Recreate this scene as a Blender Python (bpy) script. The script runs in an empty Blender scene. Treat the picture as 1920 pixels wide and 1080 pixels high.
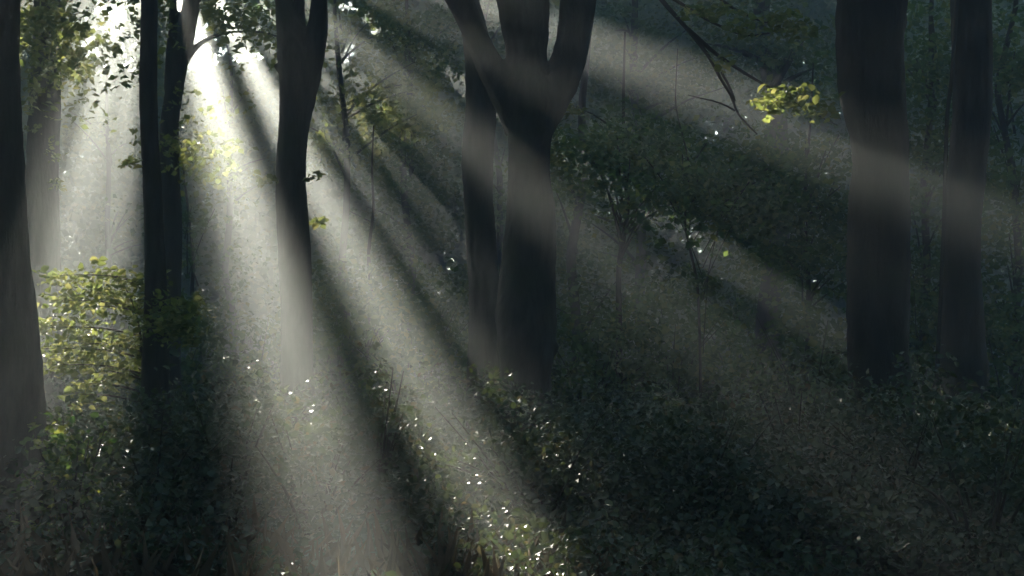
import bpy, math, random
import numpy as np
rng = np.random.default_rng(7)
random.seed(7)
R = math.radians
sc = bpy.context.scene
col = sc.collection

# ------------------------------------------------------------------ camera
F = 2637.0                                   # focal length in photo pixels (1920 wide)
CAMZ = 1.6
PITCH = math.atan(60.0 / F)
cd = bpy.data.cameras.new('camera'); cam = bpy.data.objects.new('camera', cd); col.objects.link(cam)
cd.sensor_width = 36.0; cd.lens = 36.0 * F / 1920.0
cd.clip_start = 0.05; cd.clip_end = 2000
cam.location = (0, 0, CAMZ); cam.rotation_euler = (math.pi / 2 + PITCH, 0, 0)
sc.camera = cam

def ray(px, py):
    """direction through a photo pixel, scaled so that its depth (y) is 1"""
    x = (px - 960) / F; up = (540 - py) / F
    cy, sy = math.cos(PITCH), math.sin(PITCH)
    d = np.array([x, cy - up * sy, sy + up * cy])
    return d / d[1]

def at(px, py, D):
    return np.array([0, 0, CAMZ]) + ray(px, py) * D

# ------------------------------------------------------------------ sun and sky
SUN_PX = (280, -240)                         # where the beams in the photograph meet
S = ray(*SUN_PX); S = S / np.linalg.norm(S)
SUN_EL = math.asin(S[2]); SUN_AZ = math.atan2(S[0], S[1])
U = np.array([math.cos(SUN_AZ), -math.sin(SUN_AZ), 0.0])
V = np.cross(U, S)
if V[2] < 0: V = -V
sl = bpy.data.lights.new('sun', 'SUN'); sl.energy = 5.0; sl.angle = R(0.5); sl.color = (1.0, 0.91, 0.77)
so = bpy.data.objects.new('sun', sl); col.objects.link(so)
from mathutils import Vector, Matrix
so.rotation_euler = Vector(S).to_track_quat('Z', 'Y').to_euler()
so.location = (0, 60, 40)

w = bpy.data.worlds.new('World'); sc.world = w; w.use_nodes = True
nt = w.node_tree; nt.nodes.clear()
sky = nt.nodes.new('ShaderNodeTexSky'); sky.sky_type = 'NISHITA'; sky.sun_disc = False
sky.dust_density = .2; sky.ozone_density = 6.0; sky.air_density = 1.2
sky.sun_elevation = SUN_EL; sky.sun_rotation = SUN_AZ
bg = nt.nodes.new('ShaderNodeBackground'); bg.inputs['Strength'].default_value = 0.06
wo = nt.nodes.new('ShaderNodeOutputWorld')
nt.links.new(sky.outputs[0], bg.inputs[0]); nt.links.new(bg.outputs[0], wo.inputs[0])
w.cycles.sampling_method = 'MANUAL'; w.cycles.sample_map_resolution = 256

sc.view_settings.view_transform = 'Standard'; sc.view_settings.look = 'None'
sc.view_settings.exposure = 3.5; sc.view_settings.gamma = 1.0
sc.view_settings.use_curve_mapping = False
cy = sc.cycles
cy.use_denoising = True
try: cy.denoiser = 'OPENIMAGEDENOISE'
except Exception: pass
cy.max_bounces = 4; cy.diffuse_bounces = 2; cy.glossy_bounces = 2; cy.transmission_bounces = 3
cy.volume_bounces = 0; cy.transparent_max_bounces = 4
cy.caustics_reflective = False; cy.caustics_refractive = False
cy.sample_clamp_indirect = 3.0

HAZE = 0.0135
HAZE_G = 0.57

# ------------------------------------------------------------------ tags
def tag(o, label=None, cat=None, group=None, kind=None):
    if label: o['label'] = label
    if cat: o['category'] = cat
    if group: o['group'] = group
    if kind: o['kind'] = kind
    return o

def empty(name, loc, label, cat, group=None):
    o = bpy.data.objects.new(name, None); col.objects.link(o)
    o.location = [float(c) for c in loc]; o.empty_display_size = 0.3
    return tag(o, label, cat, group)

# ------------------------------------------------------------------ materials
def newmat(name):
    m = bpy.data.materials.new(name); m.use_nodes = True
    n = m.node_tree; n.nodes.clear()
    out = n.nodes.new('ShaderNodeOutputMaterial')
    return m, n, out

def ramp(n, stops):
    r = n.nodes.new('ShaderNodeValToRGB'); e = r.color_ramp.elements
    while len(e) < len(stops): e.new(0.5)
    for k, (p, c) in enumerate(stops):
        e[k].position = p; e[k].color = (*c, 1)
    return r

def leaf_material(name, stops, trans_stops, trans=0.45, rough=0.52, spec=0.35):
    m, n, out = newmat(name)
    g = n.nodes.new('ShaderNodeNewGeometry')
    r1 = ramp(n, stops); r2 = ramp(n, trans_stops)
    n.links.new(g.outputs['Random Per Island'], r1.inputs[0])
    n.links.new(g.outputs['Random Per Island'], r2.inputs[0])
    p = n.nodes.new('ShaderNodeBsdfPrincipled')
    p.inputs['Roughness'].default_value = rough
    p.inputs['Specular IOR Level'].default_value = spec
    n.links.new(r1.outputs[0], p.inputs['Base Color'])
    t = n.nodes.new('ShaderNodeBsdfTranslucent'); n.links.new(r2.outputs[0], t.inputs[0])
    mx = n.nodes.new('ShaderNodeMixShader'); mx.inputs[0].default_value = trans
    n.links.new(p.outputs[0], mx.inputs[1]); n.links.new(t.outputs[0], mx.inputs[2])
    n.links.new(mx.outputs[0], out.inputs[0])
    return m

M = {}
M['beech'] = leaf_material('beech_leaf', [(0, (.032, .078, .030)), (.6, (.060, .120, .040)), (1, (.11, .14, .04))],
                           [(0, (.08, .18, .035)), (.7, (.19, .30, .05)), (1, (.38, .38, .07))])
M['young'] = leaf_material('young_leaf', [(0, (.03, .07, .018)), (1, (.08, .12, .03))],
                           [(0, (.20, .27, .06)), (.6, (.34, .39, .10)), (1, (.50, .49, .15))], trans=.55)
M['bramble'] = leaf_material('bramble_leaf', [(0, (.022, .050, .026)), (.75, (.044, .078, .036)), (.93, (.05, .06, .025)), (1, (.12, .08, .035))],
                             [(0, (.06, .10, .02)), (.8, (.12, .15, .03)), (1, (.22, .17, .05))], trans=.28, rough=.44, spec=.75)
M['dry'] = leaf_material('dry_grass', [(0, (.06, .045, .025)), (1, (.14, .105, .06))],
                         [(0, (.12, .09, .05)), (1, (.22, .17, .09))], trans=.3, rough=.7, spec=.2)

def bark_material(name, dark, light, moss):
    m, n, out = newmat(name)
    tc = n.nodes.new('ShaderNodeTexCoord'); mp = n.nodes.new('ShaderNodeMapping')
    mp.inputs['Scale'].default_value = (1, 1, .22)
    n.links.new(tc.outputs['Object'], mp.inputs[0])
    nz = n.nodes.new('ShaderNodeTexNoise'); nz.inputs['Scale'].default_value = 16; nz.inputs['Detail'].default_value = 6
    nz.inputs['Roughness'].default_value = .65
    n.links.new(mp.outputs[0], nz.inputs[0])
    nb = n.nodes.new('ShaderNodeTexNoise'); nb.inputs['Scale'].default_value = 1.7; nb.inputs['Detail'].default_value = 3
    n.links.new(tc.outputs['Object'], nb.inputs[0])
    r = ramp(n, [(.3, dark), (.7, light)]); n.links.new(nz.outputs[0], r.inputs[0])
    rm = ramp(n, [(.5, (0, 0, 0)), (.7, (1, 1, 1))]); n.links.new(nb.outputs[0], rm.inputs[0])
    mx = n.nodes.new('ShaderNodeMixRGB'); n.links.new(rm.outputs[0], mx.inputs[0])
    n.links.new(r.outputs[0], mx.inputs[1]); mx.inputs[2].default_value = (*moss, 1)
    p = n.nodes.new('ShaderNodeBsdfPrincipled'); p.inputs['Roughness'].default_value = .85
    p.inputs['Specular IOR Level'].default_value = .25
    n.links.new(mx.outputs[0], p.inputs['Base Color'])
    b = n.nodes.new('ShaderNodeBump'); b.inputs['Strength'].default_value = .7; b.inputs['Distance'].default_value = .03
    n.links.new(nz.outputs[0], b.inputs['Height']); n.links.new(b.outputs[0], p.inputs['Normal'])
    n.links.new(p.outputs[0], out.inputs[0])
    return m
M['bark'] = bark_material('beech_bark', (.030, .026, .021), (.095, .085, .07), (.045, .052, .026))
M['bark_dark'] = bark_material('rough_dark_bark', (.02, .016, .012), (.065, .052, .04), (.035, .038, .02))
M['twig'] = bark_material('twig_bark', (.035, .028, .02), (.08, .065, .048), (.06, .05, .035))

def ground_material():
    m, n, out = newmat('leaf_litter')
    tc = n.nodes.new('ShaderNodeTexCoord')
    a = n.nodes.new('ShaderNodeTexNoise'); a.inputs['Scale'].default_value = 9; a.inputs['Detail'].default_value = 8
    b = n.nodes.new('ShaderNodeTexVoronoi'); b.inputs['Scale'].default_value = 14
    c = n.nodes.new('ShaderNodeTexNoise'); c.inputs['Scale'].default_value = .35
    for x in (a, b, c): n.links.new(tc.outputs['Object'], x.inputs[0])
    r = ramp(n, [(.3, (.022, .016, .010)), (.6, (.06, .042, .026)), (.8, (.10, .07, .04))]); n.links.new(a.outputs[0], r.inputs[0])
    rm = ramp(n, [(.45, (0, 0, 0)), (.65, (1, 1, 1))]); n.links.new(c.outputs[0], rm.inputs[0])
    mx = n.nodes.new('ShaderNodeMixRGB'); n.links.new(rm.outputs[0], mx.inputs[0]); n.links.new(r.outputs[0], mx.inputs[1])
    mx.inputs[2].default_value = (.030, .042, .016, 1)
    p = n.nodes.new('ShaderNodeBsdfPrincipled'); p.inputs['Roughness'].default_value = .9
    p.inputs['Specular IOR Level'].default_value = .2
    n.links.new(mx.outputs[0], p.inputs['Base Color'])
    bp = n.nodes.new('ShaderNodeBump'); bp.inputs['Distance'].default_value = .05; bp.inputs['Strength'].default_value = .8
    n.links.new(b.outputs[0], bp.inputs['Height']); n.links.new(bp.outputs[0], p.inputs['Normal'])
    n.links.new(p.outputs[0], out.inputs[0])
    return m
M['ground'] = ground_material()

# ------------------------------------------------------------------ mesh helpers
def mesh_obj(name, verts, faces_flat, loop_start, loop_total, mats, parent=None, smooth=False, mat_idx=None):
    me = bpy.data.meshes.new(name)
    me.vertices.add(len(verts)); me.vertices.foreach_set('co', np.asarray(verts, np.float32).ravel())
    me.loops.add(len(faces_flat)); me.loops.foreach_set('vertex_index', np.asarray(faces_flat, np.int32))
    me.polygons.add(len(loop_start))
    me.polygons.foreach_set('loop_start', np.asarray(loop_start, np.int32))
    me.polygons.foreach_set('loop_total', np.asarray(loop_total, np.int32))
    if smooth is True: me.polygons.foreach_set('use_smooth', np.ones(len(loop_start), bool))
    if mat_idx is not None: me.polygons.foreach_set('material_index', np.asarray(mat_idx, np.int32))
    for m in (mats if isinstance(mats, (list, tuple)) else [mats]): me.materials.append(m)
    me.update(calc_edges=True); me.validate()
    o = bpy.data.objects.new(name, me); col.objects.link(o)
    if parent is not None:
        o.parent = parent
        off = np.array(parent.location)
        if parent.parent is not None: off = off + np.array(parent.parent.location)
        co = np.asarray(verts, np.float32) - off.astype(np.float32)
        me.vertices.foreach_set('co', co.ravel()); me.update()
    return o

def quads_obj(name, verts, quads, mats, parent=None, smooth=False, mat_idx=None):
    q = np.asarray(quads, np.int32)
    return mesh_obj(name, verts, q.ravel(), np.arange(len(q)) * 4, np.full(len(q), 4), mats, parent, smooth, mat_idx)

def unit(a):
    return a / np.maximum(np.linalg.norm(a, axis=-1, keepdims=True), 1e-9)

def leaf_geo(c, n, L, W, fold=.12, fine=False, axis=None):
    """leaves with centres c, normals n, lengths L and widths W: kites, or pointed six-corner blades"""
    N = len(c)
    n = unit(n)
    a = axis if axis is not None else rng.normal(size=(N, 3))
    a = unit(a - (a * n).sum(1, keepdims=True) * n)
    b = np.cross(n, a)
    L = np.broadcast_to(L, (N,))[:, None]; W = np.broadcast_to(W, (N,))[:, None]
    if not fine:
        v = np.stack([c - a * L / 2, c - b * W / 2 + n * W * fold - a * L * .06,
                      c + a * L / 2 - n * L * .10, c + b * W / 2 + n * W * fold - a * L * .06], 1)
        q = np.arange(N)[:, None] * 4 + np.arange(4)[None]
        return v.reshape(-1, 3), q
    v = np.stack([c - a * L / 2,
                  c - a * L * .18 - b * W * .5 + n * W * fold, c + a * L * .16 - b * W * .42 + n * W * fold * .9,
                  c + a * L / 2 - n * L * .16,
                  c + a * L * .16 + b * W * .42 + n * W * fold * .9, c - a * L * .18 + b * W * .5 + n * W * fold], 1)
    base = np.arange(N)[:, None] * 6
    q = np.concatenate([base + np.array([[0, 1, 2, 3]]), base + np.array([[0, 3, 4, 5]])], 0)
    return v.reshape(-1, 3), q

def sprays(cent, nrm, rad, per, lsize, jitter=.45, droop=.25, thick=.12):
    """flat fans of leaves: returns leaf centres, normals, lengths"""
    N = len(cent)
    nrm = unit(nrm)
    a = rng.normal(size=(N, 3)); a = unit(a - (a * nrm).sum(1, keepdims=True) * nrm); b = np.cross(nrm, a)
    rad = np.broadcast_to(rad, (N,))
    rr = np.sqrt(rng.random((N, per))) * rad[:, None]
    th = rng.random((N, per)) * 2 * math.pi
    el = 0.55 + 0.45 * rng.random((N, 1))
    p = rr * np.cos(th); q = rr * np.sin(th) * el
    off = rng.normal(size=(N, per)) * rad[:, None] * thick - (rr ** 2) / np.maximum(rad[:, None], .01) * droop
    c = cent[:, None] + a[:, None] * p[..., None] + b[:, None] * q[..., None] + nrm[:, None] * off[..., None]
    nn = nrm[:, None] + rng.normal(size=(N, per, 3)) * jitter
    L = lsize * (0.5 + 0.95 * rng.random((N, per)) ** 1.3)
    return c.reshape(-1, 3), nn.reshape(-1, 3), L.reshape(-1)

# ------------------------------------------------------------------ tubes (trunks, limbs, twigs)
def tube_geo(pts, rads, seg=14, lump=.06, seed=0, step=None):
    pts = np.asarray(pts, float); rads = np.asarray(rads, float)
    d = np.r_[0, np.cumsum(np.linalg.norm(np.diff(pts, axis=0), axis=1))]
    if step is None: step = max(.12, rads.max() * .6)
    m = max(3, int(d[-1] / step))
    t = np.linspace(0, d[-1], m)
    P = np.stack([np.interp(t, d, pts[:, k]) for k in range(3)], 1); r = np.interp(t, d, rads)
    for _ in range(2):                       # round off the corners of the path
        P[1:-1] = (P[:-2] + 2 * P[1:-1] + P[2:]) / 4; r[1:-1] = (r[:-2] + 2 * r[1:-1] + r[2:]) / 4
    T = unit(np.gradient(P, axis=0))
    ref = np.array([0, 1.0, 0]) if abs(T[0][1]) < .8 else np.array([1.0, 0, 0])
    A = unit(ref[None] - (ref[None] * T).sum(1, keepdims=True) * T); B = np.cross(T, A)
    rg = np.random.default_rng(seed + 11)
    ph = np.linspace(0, 2 * math.pi, seg, endpoint=False)
    mod = np.ones((m, seg))
    for k in range(5):
        f = rg.uniform(.6, 3.2); n = rg.integers(1, 4); s = rg.uniform(0, 6.3)
        mod += lump * rg.uniform(.3, .8) * np.sin(f * t[:, None] + n * ph[None] + s)
    mod += lump * .25 * rg.normal(size=(m, seg))
    rr = r[:, None] * mod
    v = P[:, None] + A[:, None] * (rr * np.cos(ph))[..., None] + B[:, None] * (rr * np.sin(ph))[..., None]
    i = np.arange(m - 1)[:, None] * seg; j = np.arange(seg)[None]; j2 = (j + 1) % seg
    q = np.stack([i + j, i + j2, i + seg + j2, i + seg + j], -1).reshape(-1, 4)
    caps = [list(range(seg))[::-1], [(m - 1) * seg + k for k in range(seg)]]
    return v.reshape(-1, 3), q, caps

class Geo:
    def __init__(self): self.v = []; self.f = []; self.n = 0; self.starts = []
    def tube(self, pts, rads, **k):
        v, q, caps = tube_geo(pts, rads, **k)
        self.v.append(v); self.f += [list(map(int, x + self.n)) for x in q]
        self.f += [[x + self.n for x in c] for c in caps]; self.n += len(v)
    def build(self, name, mat, parent=None, smooth=True):
        v = np.concatenate(self.v)
        flat = [i for f in self.f for i in f]; tot = [len(f) for f in self.f]; st = np.r_[0, np.cumsum(tot)[:-1]]
        return mesh_obj(name, v, flat, st, tot, mat, parent, smooth)

def weld(o, voxel, its=6):
    """fuse the tubes of a forked trunk into one skin with soft crotches"""
    m = o.modifiers.new('fuse', 'REMESH'); m.mode = 'VOXEL'; m.voxel_size = voxel; m.use_smooth_shade = True
    s = o.modifiers.new('soften', 'SMOOTH'); s.factor = .5; s.iterations = its
    dg = bpy.context.evaluated_depsgraph_get()
    me = bpy.data.meshes.new_from_object(o.evaluated_get(dg))
    mats = list(o.data.materials)
    o.modifiers.clear(); o.data = me
    me.materials.clear()
    for x in mats: me.materials.append(x)

# ------------------------------------------------------------------ gaps in the canopy (they let the sunbeams in)
def uv(P):
    q = np.asarray(P) - np.array([0, 0, CAMZ])
    return q @ U, q @ V

def phi_px(px, py):
    d = ray(px, py); return math.degrees(math.atan2(d @ U, -(d @ V)))

_w = [(rng.uniform(.5, 2.6), rng.uniform(.5, 2.6), rng.uniform(0, 6.3)) for _ in range(7)]
def wob(u, v):
    s = 0
    for a, b, c in _w: s = s + np.sin(a * u + b * v + c)
    return s / 4.0

# (phi from, phi to, r from, r to, share of leaves missing); phi = 0 is straight below the sun
GAPS = [
    (11.3, 20.8, 1.2, 3.95, 1.0),       # the broad beam
    (26, 32.5, 3.3, 4.9, 1.0),         # the second beam
    (64, 67.5, 3.1, 3.35, .78),       # high beam to the right
    (50, 56.0, 2.65, 3.05, .93),        # faint beam over the forked trunk
    (47.2, 50.2, 5.2, 5.9, .95), (5.5, 11, 3.0, 3.5, .92), 
    (69.5, 75.5, 5.1, 5.8, 1.0), (40.8, 43.6, 5.0, 6.0, .92),       # the lit leaves right of the drooping branch
    (57.5, 61.0, 7.6, 8.3, .9),        # flecks on the young trees
    (-26, -3.2, 3.2, 4.7, .58), (-17, -1.5, 3.2, 4.0, .95), (-14, -9, 3.1, 4.6, .96), (-7, -3.5, 3.0, 4.4, .95), (-22, -18, 3.4, 4.3, .93),   # pale beams at the left
    (-48, -14, 2.0, 3.1, .82),
]
HOLES = [(2.2, -3.75, .2), (2.9, -4.05, .22), (3.5, -3.7, .2), (4.3, -3.95, .24), (5.0, -3.6, .22), (4.7, -4.25, .2), (6.7, -4.0, .2), (3.9, -3.45, .2)]
def shade(P):
    """False where a leaf would hang in one of the gaps"""
    u, v = uv(P)
    r = np.hypot(u, v); ph = np.degrees(np.arctan2(u, -v))
    k = wob(u, v)
    keep = np.ones(len(u), bool)
    rnd = rng.random(len(u))
    keep &= ~((v < -3.65 + .25 * k) & (v > -4.15 + .25 * k) & (u > 1.5) & (u < 7.0) & (rng.random(len(u)) < .6))   # thin foliage: dapples on the bramble tops
    for hu, hv, hr in HOLES: keep &= ~(((u - hu) ** 2 + (v - hv) ** 2 < hr * hr * (1 + .5 * k)) & (rnd < .95))
    for a, b, r0, r1, s in GAPS:
        e = .9 * k; e2 = .18 * k
        ins = (ph > a + e) & (ph < b + e) & (r > r0 + e2) & (r < r1 + e2) & (rnd < s)
        keep &= ~ins
    return keep

# windows of open sky between the crowns at the upper left (photo px: x, y, rx, ry)
SKY = [(205, 40, 56, 52), (172, 85, 30, 38), (395, 96, 44, 30), (380, 60, 22, 26), (465, 105, 44, 24), (655, 14, 26, 20), (652, 98, 24, 24),
       (330, 30, 12, 32), (240, 100, 28, 40), (440, 70, 26, 18), (200, 140, 24, 30), (350, 130, 16, 20), (700, 60, 20, 14)]
def px_of(P):
    q = np.asarray(P) - np.array([0, 0, CAMZ])
    cyp, syp = math.cos(PITCH), math.sin(PITCH)
    dep = q[:, 1] * cyp + q[:, 2] * syp; up = -q[:, 1] * syp + q[:, 2] * cyp
    dep = np.where(dep < .1, .1, dep)
    return 960 + q[:, 0] / dep * F, 540 - up / dep * F
def open_sky(P):
    x, y = px_of(P); k = wob(x / 9.0, y / 9.0)
    keep = np.ones(len(x), bool); rnd = rng.random(len(x))
    for a, b, rx, ry in SKY:
        keep &= (((x - a) / rx) ** 2 + ((y - b) / ry) ** 2 > .50 + .6 * k) | (rnd > .84)
    return keep

# ------------------------------------------------------------------ ground
def gz(x, y):
    return .10 * np.sin(.31 * x + 1.0) * np.cos(.23 * y) + .06 * np.sin(.9 * x + .5 * y) + .02 * np.maximum(0, y - 20) * .5
nx = 97
xs = np.linspace(-120, 120, nx); ys = np.linspace(-120, 120, nx)
fx = np.sign(xs) * (np.abs(xs) / 120) ** 1.7 * 120
X, Y = np.meshgrid(fx, fx, indexing='ij')
Z = gz(X, np.clip(Y, -20, 100))
gv = np.stack([X, Y, Z], -1).reshape(-1, 3)
i = np.arange(nx - 1)[:, None] * nx; j = np.arange(nx - 1)[None]
gq = np.stack([i + j, i + nx + j, i + nx + j + 1, i + j + 1], -1).reshape(-1, 4)
tag(quads_obj('ground', gv, gq, M['ground'], smooth=True), kind='structure')
def gnd(x, y): return float(gz(np.array(x), np.clip(np.array(y), -20, 100)))

# ------------------------------------------------------------------ trees
def trace(D, prof):
    """[(px, py, width px)] -> points and radii at depth D"""
    pts = [at(x, y, D) for x, y, _ in prof]; rad = [w_ * .5 * D / F for _, _, w_ in prof]
    return pts, rad

def down_to_ground(pts, rad, flare=1.55):
    b = pts[-1].copy(); b[2] = gnd(b[0], b[1]) - .1
    if b[2] < pts[-1][2] - .05:
        m = (pts[-1] + b) / 2
        pts += [m, b]; rad += [rad[-1] * 1.03, rad[-1] * flare]
    return pts, rad

def upward(pts, rad, ztop, lean=(0, 0), taper=.35):
    """carry a traced trunk on to its top, above the frame"""
    p = pts[0]; q = p.copy(); n = 5
    d = pts[0] - pts[1]; d = d / max(abs(d[2]), .2)
    up_p, up_r = [], []
    for k in range(1, n + 1):
        f = k / n; z = p[2] + (ztop - p[2]) * f
        x = p[0] + d[0] * (ztop - p[2]) * f * .35 + lean[0] * f; y = p[1] + lean[1] * f
        up_p.append(np.array([x, y, z])); up_r.append(rad[0] * (1 - (1 - taper) * f))
    return up_p[::-1] + pts, up_r[::-1] + rad

TREES = []
def tree(name, label, D, prof, ztop=19, forks=(), mat='bark', group=None, fuse=None, seg=18, lump=.075, cat='tree', lean=(0, 0)):
    pts, rad = trace(D, prof)
    pts, rad = down_to_ground(pts, rad)
    base = pts[-1].copy(); base[2] = gnd(base[0], base[1])
    root = empty(name, base, label, cat, group)
    g = Geo()
    p2, r2 = upward(list(pts), list(rad), ztop, lean)
    g.tube(p2[::-1], r2[::-1], seg=24, lump=lump, seed=len(TREES), step=.09)
    for fk in forks:
        D2 = fk.get('D', D)
        q, rr = trace(D2, fk['prof'])
        if fk.get('up'): q, rr = upward(q, rr, fk['up'], fk.get('lean', (0, 0)), .4)
        if 'join' in fk: q = q + [at(fk['join'][0], fk['join'][1], D)]; rr = rr + [fk['join'][2] * .5 * D / F]
        g.tube(q[::-1], rr[::-1], seg=12, lump=lump, seed=len(TREES) + 50)
    o = g.build('trunk', M[mat], root)
    if fuse: weld(o, fuse)
    TREES.append((root, p2[0], base))
    return root

EDGE = tree('beech_tree', 'tall straight tree cut by the left border of the photo, nearest dark trunk', 9.0,
     [(2, -60, 70), (0, 120, 72), (6, 300, 78), (14, 480, 82), (26, 640, 92), (32, 800, 100), (34, 900, 112)], 20)
MIST = tree('beech_tree', 'hazy grey trunk in the mist just right of the leftmost tree, under yellow green leaves', 19.0,
     [(92, -20, 52), (90, 100, 54), (84, 220, 58), (76, 330, 58), (78, 430, 60), (82, 540, 62), (86, 640, 66)], 21)
SLIM = tree('beech_tree', 'slender black tree rising through the leafy sapling at the left', 11.5,
     [(281, -40, 30), (280, 60, 31), (279, 160, 33), (282, 260, 32), (287, 350, 34), (290, 450, 36), (293, 560, 42), (292, 680, 50), (292, 800, 56)], 18)
PALE = tree('beech_tree', 'pale misty tree with an arching side bough behind the slender black trunk', 17.0,
     [(362, -20, 34), (350, 60, 34), (333, 140, 34), (318, 230, 36), (316, 330, 40), (320, 420, 42), (318, 540, 42), (318, 640, 44)], 17,
     forks=[dict(prof=[(326, -10, 14), (324, 50, 14), (318, 105, 18)], join=(318, 170, 24), up=12),
            dict(prof=[(540, 76, 5), (500, 60, 6), (450, 57, 7), (400, 66, 9), (365, 84, 12)], join=(340, 125, 18))], fuse=.025)
THREE = tree('beech_tree', 'dark beech with three upright limbs splitting at the top, second tree left of centre', 13.5,
     [(530, -40, 30), (531, 10, 31), (540, 50, 44), (558, 92, 84), (562, 130, 82), (557, 180, 72), (551, 230, 60), (546, 290, 57), (545, 340, 56), (548, 400, 57),
      (552, 470, 58), (556, 560, 60), (558, 660, 62), (560, 740, 68)], 19,
     forks=[dict(prof=[(561, -30, 21), (561, 40, 22)], join=(561, 110, 40), up=17, lean=(0, 1.5), D=13.9),
            dict(prof=[(599, -40, 30), (599, 30, 32), (592, 80, 44)], join=(572, 150, 52), up=20, lean=(.8, 0)),
            dict(prof=[(514, 122, 8), (522, 126, 20)], join=(545, 140, 30))], fuse=.015)
FORK = tree('beech_tree', 'big dark beech forking into three thick limbs at the middle of the photo', 14.0,
     [(982, -60, 98), (982, 0, 96), (989, 60, 82), (989, 108, 68), (991, 140, 82), (994, 170, 104), (998, 195, 116), (998, 215, 106), (993, 250, 88), (989, 300, 84), (990, 370, 90),
      (994, 410, 94), (993, 460, 92), (991, 520, 94), (990, 590, 106), (992, 640, 112), (987, 690, 100), (984, 750, 104)], 20,
     forks=[dict(prof=[(846, -40, 50), (863, 0, 50), (884, 50, 43), (904, 100, 46), (926, 145, 62), (950, 180, 70)], join=(982, 235, 78), up=17, lean=(-1.6, .5)),
            dict(prof=[(1094, -60, 66), (1085, 0, 68), (1077, 60, 62), (1064, 115, 66), (1050, 150, 72), (1030, 185, 76)], join=(1000, 240, 80), up=18, lean=(1.5, 0)),
            dict(prof=[(873, 76, 8), (880, 78, 14)], join=(900, 84, 20)),
            dict(prof=[(1041, 380, 12), (1028, 384, 30)], join=(1000, 388, 40)), dict(prof=[(1046, 655, 22), (1030, 650, 60)], join=(1000, 645, 80)), dict(prof=[(937, 604, 16), (948, 600, 46)], join=(980, 596, 70)), dict(prof=[(1040, 560, 12), (1030, 556, 34)], join=(1000, 552, 50))], fuse=.018, lump=.1)
TWIN = tree('beech_tree', 'grey trunk half hidden behind the left side of the big forked beech', 16.5,
     [(868, -40, 42), (880, 20, 44), (892, 70, 48), (901, 140, 56), (902, 220, 60), (898, 280, 64), (898, 360, 54), (902, 450, 54), (906, 540, 58), (908, 640, 62), (910, 740, 70)], 18)
BROAD = tree('oak_tree', 'broad dark trunk standing right of centre beside the yellow leaves', 12.5,
     [(1636, -40, 122), (1634, 80, 118), (1640, 180, 124), (1648, 280, 112), (1648, 380, 108), (1650, 480, 104), (1650, 580, 108), (1648, 680, 118), (1648, 760, 132)], 20, mat='bark_dark', lump=.085)
BACK = tree('oak_tree', 'black trunk nearest the right border with a thin vine up its side', 14.5,
     [(1824, -40, 72), (1822, 80, 74), (1820, 200, 74), (1814, 320, 70), (1806, 430, 66), (1804, 540, 70), (1804, 640, 78), (1804, 720, 92)], 19, mat='bark_dark', lump=.08)

# ---- the thin vine beside the black trunk
g = Geo()
vp = [at(x, y, 14.0) for x, y in [(1796, -20), (1790, 60), (1786, 140), (1776, 210), (1774, 280), (1772, 340), (1770, 420), (1766, 500), (1762, 600), (1756, 700)]]
vp.append(np.array([vp[-1][0], vp[-1][1], gnd(vp[-1][0], 14.0) - .05]))
g.tube(vp, [.022] * len(vp), seg=7, lump=.15, step=.1)
vine = g.build('climbing_vine', M['twig'])
tag(vine, 'thin pale vine stem climbing beside the rightmost black trunk', 'vine')

# ---- overhanging branch of the forked beech
def twig_path(g, pts, D, r0, r1, dy=0):
    P = [at(x, y, D + dy * k / max(1, len(pts) - 1)) for k, (x, y) in enumerate(pts)]
    g.tube(P, np.linspace(r0, r1, len(P)), seg=7, lump=.12, step=.06)
    return P
g = Geo()
p0 = FORK
twig_path(g, [(1100, -250), (1180, -90), (1240, 0), (1290, 55), (1330, 105), (1352, 150), (1376, 185), (1378, 210), (1420, 252)], 12.4, .028, .007)
twig_path(g, [(1290, 55), (1340, 100), (1400, 140), (1450, 168), (1510, 205), (1570, 235)], 12.4, .02, .005)
twig_path(g, [(1352, 135), (1370, 160), (1378, 190)], 12.4, .012, .01)
twig_path(g, [(1378, 208), (1355, 192), (1320, 186), (1290, 178)], 12.4, .009, .004)
twig_path(g, [(1250, -10), (1330, 40), (1400, 70), (1450, 60)], 12.6, .016, .005)
twig_path(g, [(1300, -40), (1380, 20), (1440, 45), (1500, 40)], 12.8, .016, .005)
bough = g.build('branch', M['twig'], FORK); bough['label'] = 'thin drooping leafy branch'
def cluster(px, py, D, rx, ry, n, size, rz=.5):
    """leaf sprays scattered in an ellipsoid given in px (rx, ry) and metres (rz)"""
    c = at(px, py, D)
    q = rng.normal(size=(n, 3)); q = unit(q) * (rng.random((n, 1)) ** .45)
    return c + q * np.array([rx * D / F, rz, ry * D / F])
def leaf_object(name, mat, parent, parts, fine=False, wr=.72, fold=.12):
    c = np.concatenate([p[0] for p in parts]); n = np.concatenate([p[1] for p in parts]); L = np.concatenate([p[2] for p in parts])
    v, q = leaf_geo(c, n, L, L * wr, fold, fine)
    return quads_obj(name, v, q, M[mat], parent)
for (px, py, rx, ry, n) in [(1490, 180, 85, 30, 22), (1450, 195, 30, 10, 5), (1540, 200, 30, 20, 5), (1490, 40, 60, 26, 14), (1400, 45, 70, 30, 12), (1350, 110, 14, 12, 2), (1330, 20, 60, 20, 8)]:
    cc = cluster(px, py, 12.1, rx, ry, n, 0, .22)
    leaf_object('foliage', 'young', bough, [sprays(cc, np.array([0, -.25, 1.0]) + rng.normal(size=cc.shape) * .25, .16, 9, .075, jitter=.5)], fine=True)

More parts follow.
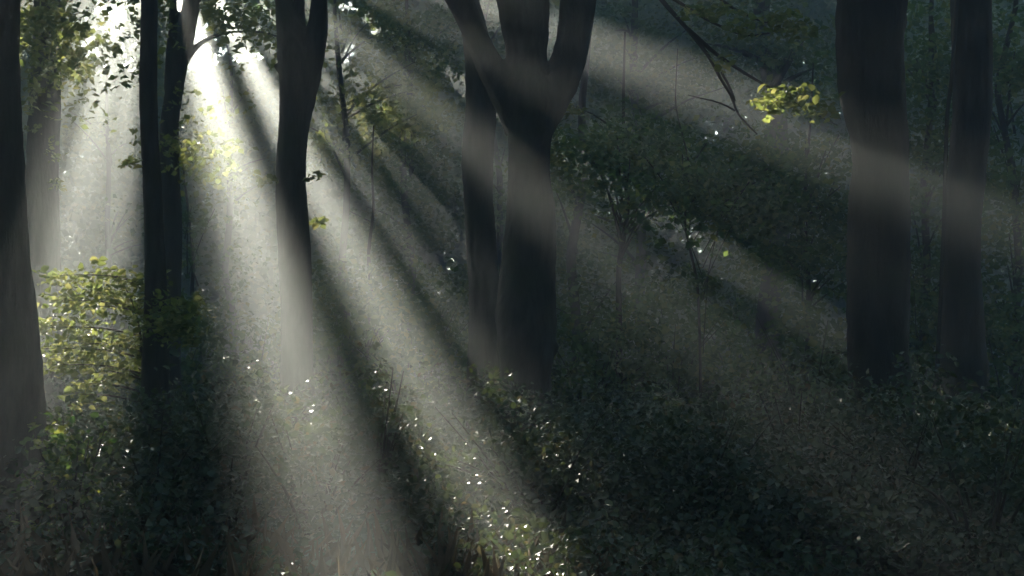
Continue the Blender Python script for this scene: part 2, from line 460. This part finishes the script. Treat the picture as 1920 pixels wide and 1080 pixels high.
# ---- small shoots of leaves on trunks
def shoots(root, D, spots, name='foliage'):
    for px, py, rx, ry, n in spots:
        cc = cluster(px, py, D, rx, ry, n, 0, .12)
        leaf_object(name, 'young', root, [sprays(cc, np.array([0, -.3, 1.0]) + rng.normal(size=cc.shape) * .3, .10, 7, .065)], fine=True)
shoots(THREE, 13.4, [(596, 412, 14, 5, 4), (503, 335, 16, 14, 6), (588, 330, 6, 6, 2)])
shoots(MIST, 18.6, [(103, 290, 8, 40, 7), (104, 345, 8, 18, 5), (60, 240, 20, 10, 5)])
shoots(SLIM, 11.4, [(250, 305, 8, 8, 3)])
shoots(FORK, 14.2, [(1075, 205, 18, 14, 8), (1048, 290, 14, 22, 10)])

# ------------------------------------------------------------------ crowns above the frame
N = 12000
def above_frame(P, m=1.0):
    return P[:, 2] > CAMZ + P[:, 1] * math.tan(R(13.6)) * m
ox = rng.uniform(-32, 34, N); oy = rng.uniform(-26, 38, N); oz = rng.uniform(9.5, 21, N)
O = np.stack([ox, oy, oz], 1)
O = O[(above_frame(O)) | (O[:, 1] < 0)]
near = [t for t in TREES]
tx = np.array([t[1][:2] for t in near])
_op = (O[:, 1] > 13) & (O[:, 1] < 28) & (O[:, 0] > -2) & (O[:, 0] < 9.5) & (rng.random(len(O)) < .6)  # opening shaped into the unseen crowns to let sky light onto the foliage below
O = O[~_op]
own = np.argmin(((O[:, None, :2] - tx[None]) ** 2).sum(-1), 1)
IN = {}                                         # extra foliage of a crown that the photo shows
IN[0] = []
def crown_bits(px, py, D, rx, ry, rz, n, rad=.5, per=22, size=.12, tilt=.35, gap=True):
    mid = cluster(px, py, D, rx, ry, max(3, n // 7), 0, rz)
    cc = mid[rng.integers(0, len(mid), n)] + rng.normal(size=(n, 3)) * np.array([.42, .42, .13]) * (rad / .45)
    c, nn, L = sprays(cc, np.array([0, -.35, 1.0]) + rng.normal(size=cc.shape) * tilt, rad, per, size, jitter=.6, thick=.12)
    k = (shade(c) | (not gap)) & open_sky(c)
    return c[k], nn[k], L[k]
IN[1] = [crown_bits(95, 60, 18, 85, 80, .8, 95, .4, 18, size=.1, gap=False), crown_bits(135, 150, 17.6, 60, 45, .6, 30, .4, 16, size=.1, gap=False), crown_bits(60, 200, 18, 40, 30, .6, 10, .3, 16, size=.09, gap=False)]
IN[3] = [crown_bits(355, 240, 16.5, 24, 60, .5, 26, .3, 18, .085, gap=False), crown_bits(365, 330, 17, 26, 30, .5, 10, .3, 16, .085, gap=False), crown_bits(330, 30, 17, 70, 30, .8, 20, .35, 18, .09),
         crown_bits(450, 35, 16.6, 70, 26, .7, 34, .35, 18, .09), crown_bits(500, 85, 16.6, 30, 30, .5, 14, .3, 18, .085)]
for k, (root, top, base) in enumerate(near):
    cc = O[own == k]
    c, nn, L = sprays(cc, np.array([0, 0, 1.0]) + rng.normal(size=cc.shape) * .3, 1.1, 26, .42, jitter=.8, thick=.3)
    m = shade(c); P = [(c[m], nn[m], L[m])]
    if k in IN and IN[k]: leaf_object('low_foliage', 'young', root, IN[k])
    leaf_object('crown', 'beech', root, P)

# ------------------------------------------------------------------ trees further back
def back_tree(name, label, px, D, wpx, blobs, ztop, mat='bark_dark', leaf='beech', size=.12, group=None, limbs=5, tilt=.4, cat='tree'):
    x0 = at(px, 500, D)
    z0 = gnd(x0[0], D)
    root = empty(name, (x0[0], D, z0), label, cat, group)
    r = wpx * .5 * D / F
    g = Geo()
    a = random.uniform(-.4, .4)
    top = np.array([x0[0] + a, D, ztop])
    mid = np.array([x0[0] + random.uniform(-.25, .25), D, z0 + (ztop - z0) * .5])
    hs = np.linspace(0, 1, 8)
    tp = [np.array([x0[0] + (a * f * f), D, z0 + (ztop - z0) * f]) + np.r_[np.random.default_rng(int(px) + k).normal(size=2) * .012 * ztop * min(1, f * 3), 0] for k, f in enumerate(hs)]
    tp[0][2] -= .1
    g.tube(tp, r * np.interp(hs, [0, .1, .5, 1], [1.3, 1, .8, .25]), seg=9, lump=.06, seed=int(px))
    P = []
    for (bx, by, rx, ry, rz, n) in blobs:
        ctr = at(bx, by, D)
        for _ in range(limbs):
            e = ctr + np.array([random.gauss(0, .5) * rx * D / F, random.gauss(0, .5) * rz, random.gauss(0, .5) * ry * D / F])
            zs = min(max(z0 + 1.0, e[2] - random.uniform(.3, 1.2)), ztop - .2)
            f = (zs - z0) / (ztop - z0)
            s = np.array([x0[0] + (a * f if f > .5 else 0), D, zs])
            g.tube([s, (s + e) / 2 + np.array([0, 0, .12]), e], [r * .32, r * .2, .008], seg=5, lump=.1, step=.2)
        P.append(crown_bits(bx, by, D, rx, ry, rz, n, .45, 20, size, tilt, gap=(leaf != 'young')))
    g.build('trunk', M[mat], root)
    leaf_object('crown', leaf, root, P)
    return root

B = [
 ('tree', 'hazy tree glowing in the sunlit mist between the pale tree and the three limbed beech', 432, 36, 14, [(440, 220, 95, 110, 2, 100), (470, 330, 60, 60, 1.5, 30), (400, 170, 50, 40, 1.5, 30)], 9.5, 'young', .14),
 ('tree', 'faint tree in the brightest mist between the leftmost trunks and the slender black tree', 205, 40, 12, [(190, 250, 90, 60, 2, 40), (230, 400, 60, 60, 2, 20)], 10, 'young', .15),
 ('tree', 'tree right of the three limbed beech, yellow lit crown below a sky gap', 655, 25, 16, [(720, 150, 110, 90, 1.6, 120), (650, 45, 60, 60, 1.2, 40), (640, 260, 60, 60, 1.2, 50)], 8.5, 'young', .11),
 ('tree', 'teal green tree filling the dark space left of the grey half hidden trunk', 770, 28, 16, [(770, 290, 100, 110, 2, 130), (800, 90, 90, 90, 2, 90), (720, 420, 110, 90, 2, 100)], 9, 'beech', .12),
 ('young_tree', 'low dark young tree behind the second sunbeam, right of the three limbed trunk', 690, 21, 9, [(680, 560, 110, 80, 1.2, 90), (790, 590, 90, 90, 1.2, 80)], 4.5, 'beech', .10),
 ('young_tree', 'young tree with a thin black stem just right of the big forked beech', 1166, 19, 13, [(1180, 300, 110, 70, 1.2, 100), (1110, 260, 60, 70, .8, 40), (1230, 370, 90, 50, 1.2, 60)], 5.5, 'beech', .10),
 ('young_tree', 'dark green bushy young tree midway between the forked beech and the broad trunk', 1318, 17.5, 6, [(1340, 400, 130, 110, 1.4, 170), (1290, 300, 80, 50, 1, 50), (1420, 330, 90, 60, 1, 60)], 5, 'beech', .095),
 ('young_tree', 'layered dark young tree touching the left side of the broad trunk', 1505, 18.5, 10, [(1490, 360, 110, 90, 1.3, 110), (1530, 500, 90, 90, 1.3, 90), (1500, 270, 90, 40, 1, 40)], 5, 'beech', .095),
 ('tree', 'grey straight tree lost in gloom behind the drooping branch', 1440, 25, 44, [(1400, 60, 150, 80, 2, 100), (1500, 110, 80, 70, 1.5, 60)], 12, 'beech', .12),
 ('tree', 'tall tree behind the right limb of the forked beech', 1210, 29, 20, [(1170, 100, 120, 100, 2, 110), (1260, 180, 120, 90, 2, 90), (1080, 440, 80, 80, 2, 60)], 12, 'beech', .13),
 ('tree', 'hazy thin tree right of the foot of the big forked beech', 1082, 24, 20, [(1120, 560, 100, 80, 1.5, 60), (1070, 330, 70, 70, 1.2, 40)], 9, 'beech', .11),
 ('tree', 'tall shaded tree between the two dark trunks at the right', 1735, 19, 16, [(1735, 120, 90, 120, 1.5, 110), (1735, 330, 80, 110, 1.5, 90), (1730, 540, 80, 90, 1.3, 70)], 8, 'beech', .10),
 ('tree', 'shaded leafy tree filling the right border beyond the vine clad trunk', 1905, 18, 16, [(1900, 150, 90, 150, 1.5, 120), (1900, 400, 90, 130, 1.5, 110), (1890, 590, 80, 80, 1.3, 50)], 8, 'beech', .10),
 ('tree', 'misty tree seen between the left limb of the forked beech and the middle one', 935, 31, 14, [(900, 60, 80, 100, 2, 60), (935, 330, 50, 160, 1.5, 60)], 11, 'beech', .13),
 ('young_tree', 'low hazy young tree between the slender black tree and the broad sunbeam', 372, 23, 9, [(360, 440, 50, 80, 1, 36), (370, 590, 60, 60, 1, 40)], 4.5, 'beech', .10),
]
for (nm, lab, px, D, wpx, blobs, zt, lf, sz) in B:
    back_tree(nm, lab, px, D, wpx, blobs, zt, leaf=lf, size=sz, cat='tree')

# ------------------------------------------------------------------ far-off wood
def far_wood():
    C = []
    # crowns toward the sun: they shade everything the photo shows as dark
    n = 12500
    u = rng.uniform(-17, 30, n); v = rng.uniform(-19, 4, n)
    z = rng.uniform(11, 22.5, n)
    k = (z - CAMZ - v * V[2]) / S[2]
    P = np.array([0, 0, CAMZ]) + u[:, None] * U + v[:, None] * V + k[:, None] * S
    ok = (P[:, 1] > 36) & (P[:, 1] < 118)
    C.append(P[ok])
    # the wall of leaves that closes the view
    n = 21000
    y = rng.uniform(40, 82, n); x = rng.uniform(-.5, .5, n) * y; z = .4 + (.29 * y) * rng.random(n) ** 1.15
    C.append(np.stack([x, y, z], 1))
    # the same wood goes on all round the place
    n = 12000
    a = rng.uniform(0, 2 * math.pi, n); rr = rng.uniform(26, 50, n)
    P = np.stack([rr * np.sin(a), 6 + rr * np.cos(a), .4 + 20 * rng.random(n)], 1)
    C.append(P[(P[:, 1] < 30) & (np.abs(P[:, 0]) > .5 * np.maximum(P[:, 1], 0))])
    C = np.concatenate(C)
    c, nn, L = sprays(C, np.array([0, -.35, 1.0]) + rng.normal(size=C.shape) * .6, 1.0, 24, .27, jitter=1.0, thick=.3)
    m = shade(c) & open_sky(c) & (c[:, 2] > gz(c[:, 0], np.clip(c[:, 1], -20, 100)))
    px, py = px_of(c)                      # far leaves thinned at the left, shaped to let sky light tint the mist
    m &= ~((px > 40) & (px < 530) & (py > 90) & (py < 470) & (c[:, 1] < 95) & (rng.random(len(px)) < .05))
    v, q = leaf_geo(c[m], nn[m], L[m], L[m] * .75)
    g = Geo()
    for kx in range(34):
        y = rng.uniform(42, 90); x = rng.uniform(-.42, .42) * y
        if -2.6 < x * U[0] + y * U[1] < 4.0: continue
        r = rng.uniform(.12, .26); h = rng.uniform(13, 19)
        g.tube([(x, y, gnd(x, y) - .1), (x + rng.normal() * .2, y, h * .5), (x + rng.normal() * .5, y, h)], [r * 1.2, r, r * .4], seg=8, lump=.05, seed=kx)
    tv = np.concatenate(g.v)
    tf = [f for f in g.f if len(f) == 4]
    allv = np.concatenate([v, tv]); qq = np.concatenate([q, np.array(tf) + len(v)])
    mi = np.r_[np.zeros(len(q)), np.ones(len(tf))]
    o = quads_obj('distant_woodland', allv, qq, [M['beech'], M['bark_dark']], mat_idx=mi)
    tag(o, 'far wood closing the view behind all the trees', 'woodland', kind='stuff')
far_wood()

# ------------------------------------------------------------------ undergrowth
def mound(x, y):
    return (.60 + .24 * np.sin(.55 * x + 1.3) * np.cos(.42 * y + .4) + .19 * np.sin(1.3 * x - .8 * y) + .12 * np.sin(2.9 * x + 1.7 * y)) * np.clip(.45 + (y - 4) * .07, .45, 1.0) + .24 * np.exp(-((y - 11) / 3) ** 2)
def ground_cover():
    parts = []
    for (y0, y1, dens, size, per) in [(3.6, 8, 130, .047, 9), (8, 14, 80, .057, 9), (14, 24, 30, .075, 9), (24, 40, 9, .12, 10)]:
        area = .60 * (y1 ** 2 - y0 ** 2)
        n = int(area * dens)
        y = np.sqrt(rng.uniform(y0 ** 2, y1 ** 2, n)); x = rng.uniform(-.58, .58, n) * y
        h = mound(x, y); f = np.sqrt(rng.random(n)) * 1.02
        hole = wob(x * .9, y * .9) < -.75
        z = gz(x, y) + h * f * np.where(hole, .55, 1)
        P = np.stack([x, y, z], 1)
        nn = np.array([0, -.2, 1.0]) + rng.normal(size=P.shape) * .4
        parts.append(sprays(P, nn, .13 * (size / .05) ** .8, per, size, jitter=.55, droop=.3, thick=.25))
    o = leaf_object('undergrowth', 'bramble', None, parts, fine=True, wr=.66)
    tag(o, 'low glossy brambles carpeting the forest floor', 'undergrowth', kind='stuff')
ground_cover()

# dry stalks in the foreground
def dry_stalks():
    n = 2600
    y = np.sqrt(rng.uniform(3.7 ** 2, 9 ** 2, n)); x = rng.uniform(-.42, .08, n) * y
    h = rng.uniform(.15, .55, n)
    d = unit(np.stack([rng.normal(size=n) * .5, rng.normal(size=n) * .5, np.ones(n)], 1))
    c = np.stack([x, y, gz(x, y)], 1) + d * (h / 2)[:, None]
    nn = rng.normal(size=(n, 3))
    v, q = leaf_geo(c, nn, h, .008, .0, True, axis=d)
    tag(quads_obj('dry_grass', v, q, M['dry']), 'brown dry grass stalks along the bottom edge', 'grass', kind='stuff')
dry_stalks()

# ------------------------------------------------------------------ shrubs and the sapling
def shrub(name, label, px, D, h, r, n, leaf='bramble', size=.05, cat='shrub', tilt=.45, stems=9, rad=.13, per=9, blobs=None):
    p = at(px, 700, D); x, y = p[0], D; z0 = gnd(x, y)
    if cat == 'shrub' and leaf == 'bramble': h *= 1.22
    root = empty(name, (x, y, z0), label, cat)
    g = Geo(); ends = []
    for k in range(stems):
        a = random.uniform(0, 6.28); q = r * random.uniform(.3, 1)
        e = np.array([x + math.cos(a) * q, y + math.sin(a) * q, z0 + h * random.uniform(.6, 1)])
        m = np.array([x + math.cos(a) * q * .4, y + math.sin(a) * q * .4, z0 + h * .5])
        g.tube([(x, y, z0 - .05), m, e], [.012, .009, .003], seg=5, lump=.1, step=.12)
        ends.append(e)
    g.build('stem', M['twig'], root)
    if blobs is None:
        q = rng.normal(size=(n, 3)); q = unit(q) * rng.random((n, 1)) ** .4
        q[:, 2] = np.abs(q[:, 2]) ** 1.0
        cc = np.array([x, y, z0 + .12]) + q * np.array([r, r, h])
        lump = wob(cc[:, 0] * 3, cc[:, 2] * 3 + cc[:, 1])
        cc = cc[lump > -.6]
        if leaf == 'bramble': cc = np.concatenate([cc, cc + rng.normal(size=cc.shape) * .12])
    else:
        cc = np.concatenate([cluster(bx, by, D, rx, ry, m_, 0, rz) for bx, by, rx, ry, rz, m_ in blobs])
    P = [sprays(cc, np.array([0, -.2, 1.0]) + rng.normal(size=cc.shape) * tilt, rad, per, size, jitter=.5)]
    leaf_object('foliage', leaf, root, P, fine=True)
    return root

# the sunlit sapling: stem and tiers of leaves
def sapling():
    D = 11.75
    b = at(272, 700, D); x = b[0]; z0 = gnd(x, D)
    root = empty('sapling', (x, D, z0), 'sunlit yellow green sapling spreading its tiers around the slender black trunk', 'sapling')
    g = Geo()
    g.tube([(x, D, z0 - .05), at(272, 760, D), at(266, 640, D), at(250, 560, D), at(215, 510, D)], [.016, .014, .011, .007, .003], seg=7, lump=.08, step=.1)
    tiers = [(160, 512, 80, 14, .6, 12), (262, 522, 55, 16, .5, 9), (340, 575, 40, 16, .5, 8), (345, 622, 26, 12, .4, 5), (165, 735, 20, 12, .2, 4), (100, 650, 40, 16, .5, 8), (130, 560, 60, 20, .5, 12), (220, 570, 80, 26, .6, 22), (120, 610, 55, 20, .5, 14),
             (310, 595, 55, 28, .5, 18), (280, 640, 40, 22, .4, 8), (190, 640, 90, 26, .6, 22), (130, 680, 40, 14, .4, 9), (215, 690, 42, 20, .4, 12), (175, 715, 18, 16, .25, 6), (330, 620, 30, 14, .3, 5)]
    for bx, by, rx, ry, rz, m_ in tiers:
        for s in (-1, 1):
            g.tube([at(264, by + 20, D), at((264 + bx) / 2, by + 2, D + s * rz * .2), at(bx + s * rx * .6, by + 4, D + s * rz * .5)], [.009, .006, .002], seg=5, lump=.1, step=.1)
    g.build('stem', M['twig'], root)
    cc = np.concatenate([cluster(bx, by, 11.1 if bx > 300 else D, rx, ry, int(m_ * 1.25), 0, rz) for bx, by, rx, ry, rz, m_ in tiers])
    P = [sprays(cc, np.array([0, -.2, 1.0]) + rng.normal(size=cc.shape) * .25, .19, 13, .062, jitter=.4, droop=.3)]
    leaf_object('foliage', 'young', root, P, fine=True)
sapling()

shrub('shrub', 'pale leaved shrub by the foot of the leftmost tree, yellow leaves on its face', 135, 8.6, 1.0, .32, 110, leaf='beech', size=.05)
shrub('shrub', 'upright dark bush topped with pale flecks between the two main sunbeams', 705, 10.5, 1.15, .42, 150)
shrub('shrub', 'rounded bramble bush right of the slender black trunk', 430, 10.0, .98, .6, 170)
shrub('shrub', 'dark bramble bush under the slender black trunk', 290, 9.4, .85, .5, 120)
shrub('shrub', 'bramble mound in front of the big forked beech', 1010, 10.5, .88, .9, 220)
shrub('shrub', 'glinting bramble bush at the foot of the broad right trunk', 1690, 9.6, 1.05, .75, 260)
shrub('shrub', 'yellowish bramble bush left of the broad trunk', 1490, 10.8, 1.12, .65, 200)
shrub('shrub', 'bramble bush with pale glints right of the forked beech', 1300, 9.8, .9, .7, 200)
shrub('shrub', 'shadowed bramble bush in the lower right corner', 1840, 8.2, .95, .7, 180)
shrub('shrub', 'bramble bush lit inside the broad sunbeam', 590, 9.2, .85, .5, 130)

# taller bushes between the trunks, behind the brambles
for lab, px, D, h, r, n in [
    ('tall dim bush behind the second sunbeam, left of the grey half hidden trunk', 760, 18, 1.9, 1.1, 260),
    ('dim hazy bush just right of the foot of the big forked beech', 1110, 18.5, 1.8, 1.2, 260),
    ('wide shaded bush below the bushy young tree, left of the broad trunk', 1260, 20, 2.3, 1.4, 330),
    ('dark bush against the left foot of the broad trunk', 1520, 17, 1.9, 1.2, 300),
    ('black green bush filling the space between the two right hand trunks', 1725, 17.5, 2.0, 1.0, 280),
    ('dark bush at the right border beside the vine clad trunk', 1890, 16.5, 1.7, .8, 220),
    ('pale hazy bush at the foot of the broad sunbeam, behind the three limbed beech', 480, 22, 1.7, 1.2, 200),
    ('hazy bush behind the slender black tree and its sapling', 330, 20, 1.7, .9, 180),
    ('misty bush behind the sunlit sapling by the left trunks', 150, 21, 1.5, 1.1, 180),
    ('far grey bush seen between the three limbed beech and the second sunbeam', 640, 24, 2.4, 1.3, 280),
    ('far dark bush behind the thin stemmed young tree', 1390, 26, 3.0, 2.0, 420),
    ('far dim bush seen right behind the big forked beech', 960, 27, 2.8, 2.0, 380)]:
    shrub('bush', lab, px, D, h, r, n, leaf='beech', size=.10, cat='bush', rad=.24, per=12, stems=7, tilt=.7)

# ------------------------------------------------------------------ haze
def haze_box():
    lo = np.array([-122, -122, -1.4]); hi = np.array([122, 122, 25.0])
    v = [(x, y, z) for x in (lo[0], hi[0]) for y in (lo[1], hi[1]) for z in (lo[2], hi[2])]
    q = [(0, 1, 3, 2), (4, 6, 7, 5), (0, 4, 5, 1), (2, 3, 7, 6), (0, 2, 6, 4), (1, 5, 7, 3)]
    m, n, out = newmat('forest_haze')
    pv = n.nodes.new('ShaderNodeVolumePrincipled')
    pv.inputs['Density'].default_value = HAZE; pv.inputs['Anisotropy'].default_value = HAZE_G
    pv.inputs['Color'].default_value = (.885, .968, .965, 1)
    pv.inputs['Density Attribute'].default_value = ''
    n.links.new(pv.outputs[0], out.inputs['Volume'])
    m.cycles.volume_sampling = 'DISTANCE'
    o = quads_obj('haze', np.array(v, float), q, m)
    tag(o, 'thin morning mist filling the forest', 'haze', kind='stuff')
haze_box()
tot = sum(len(o.data.polygons) for o in col.objects if o.type == 'MESH'); print('FACES', tot)
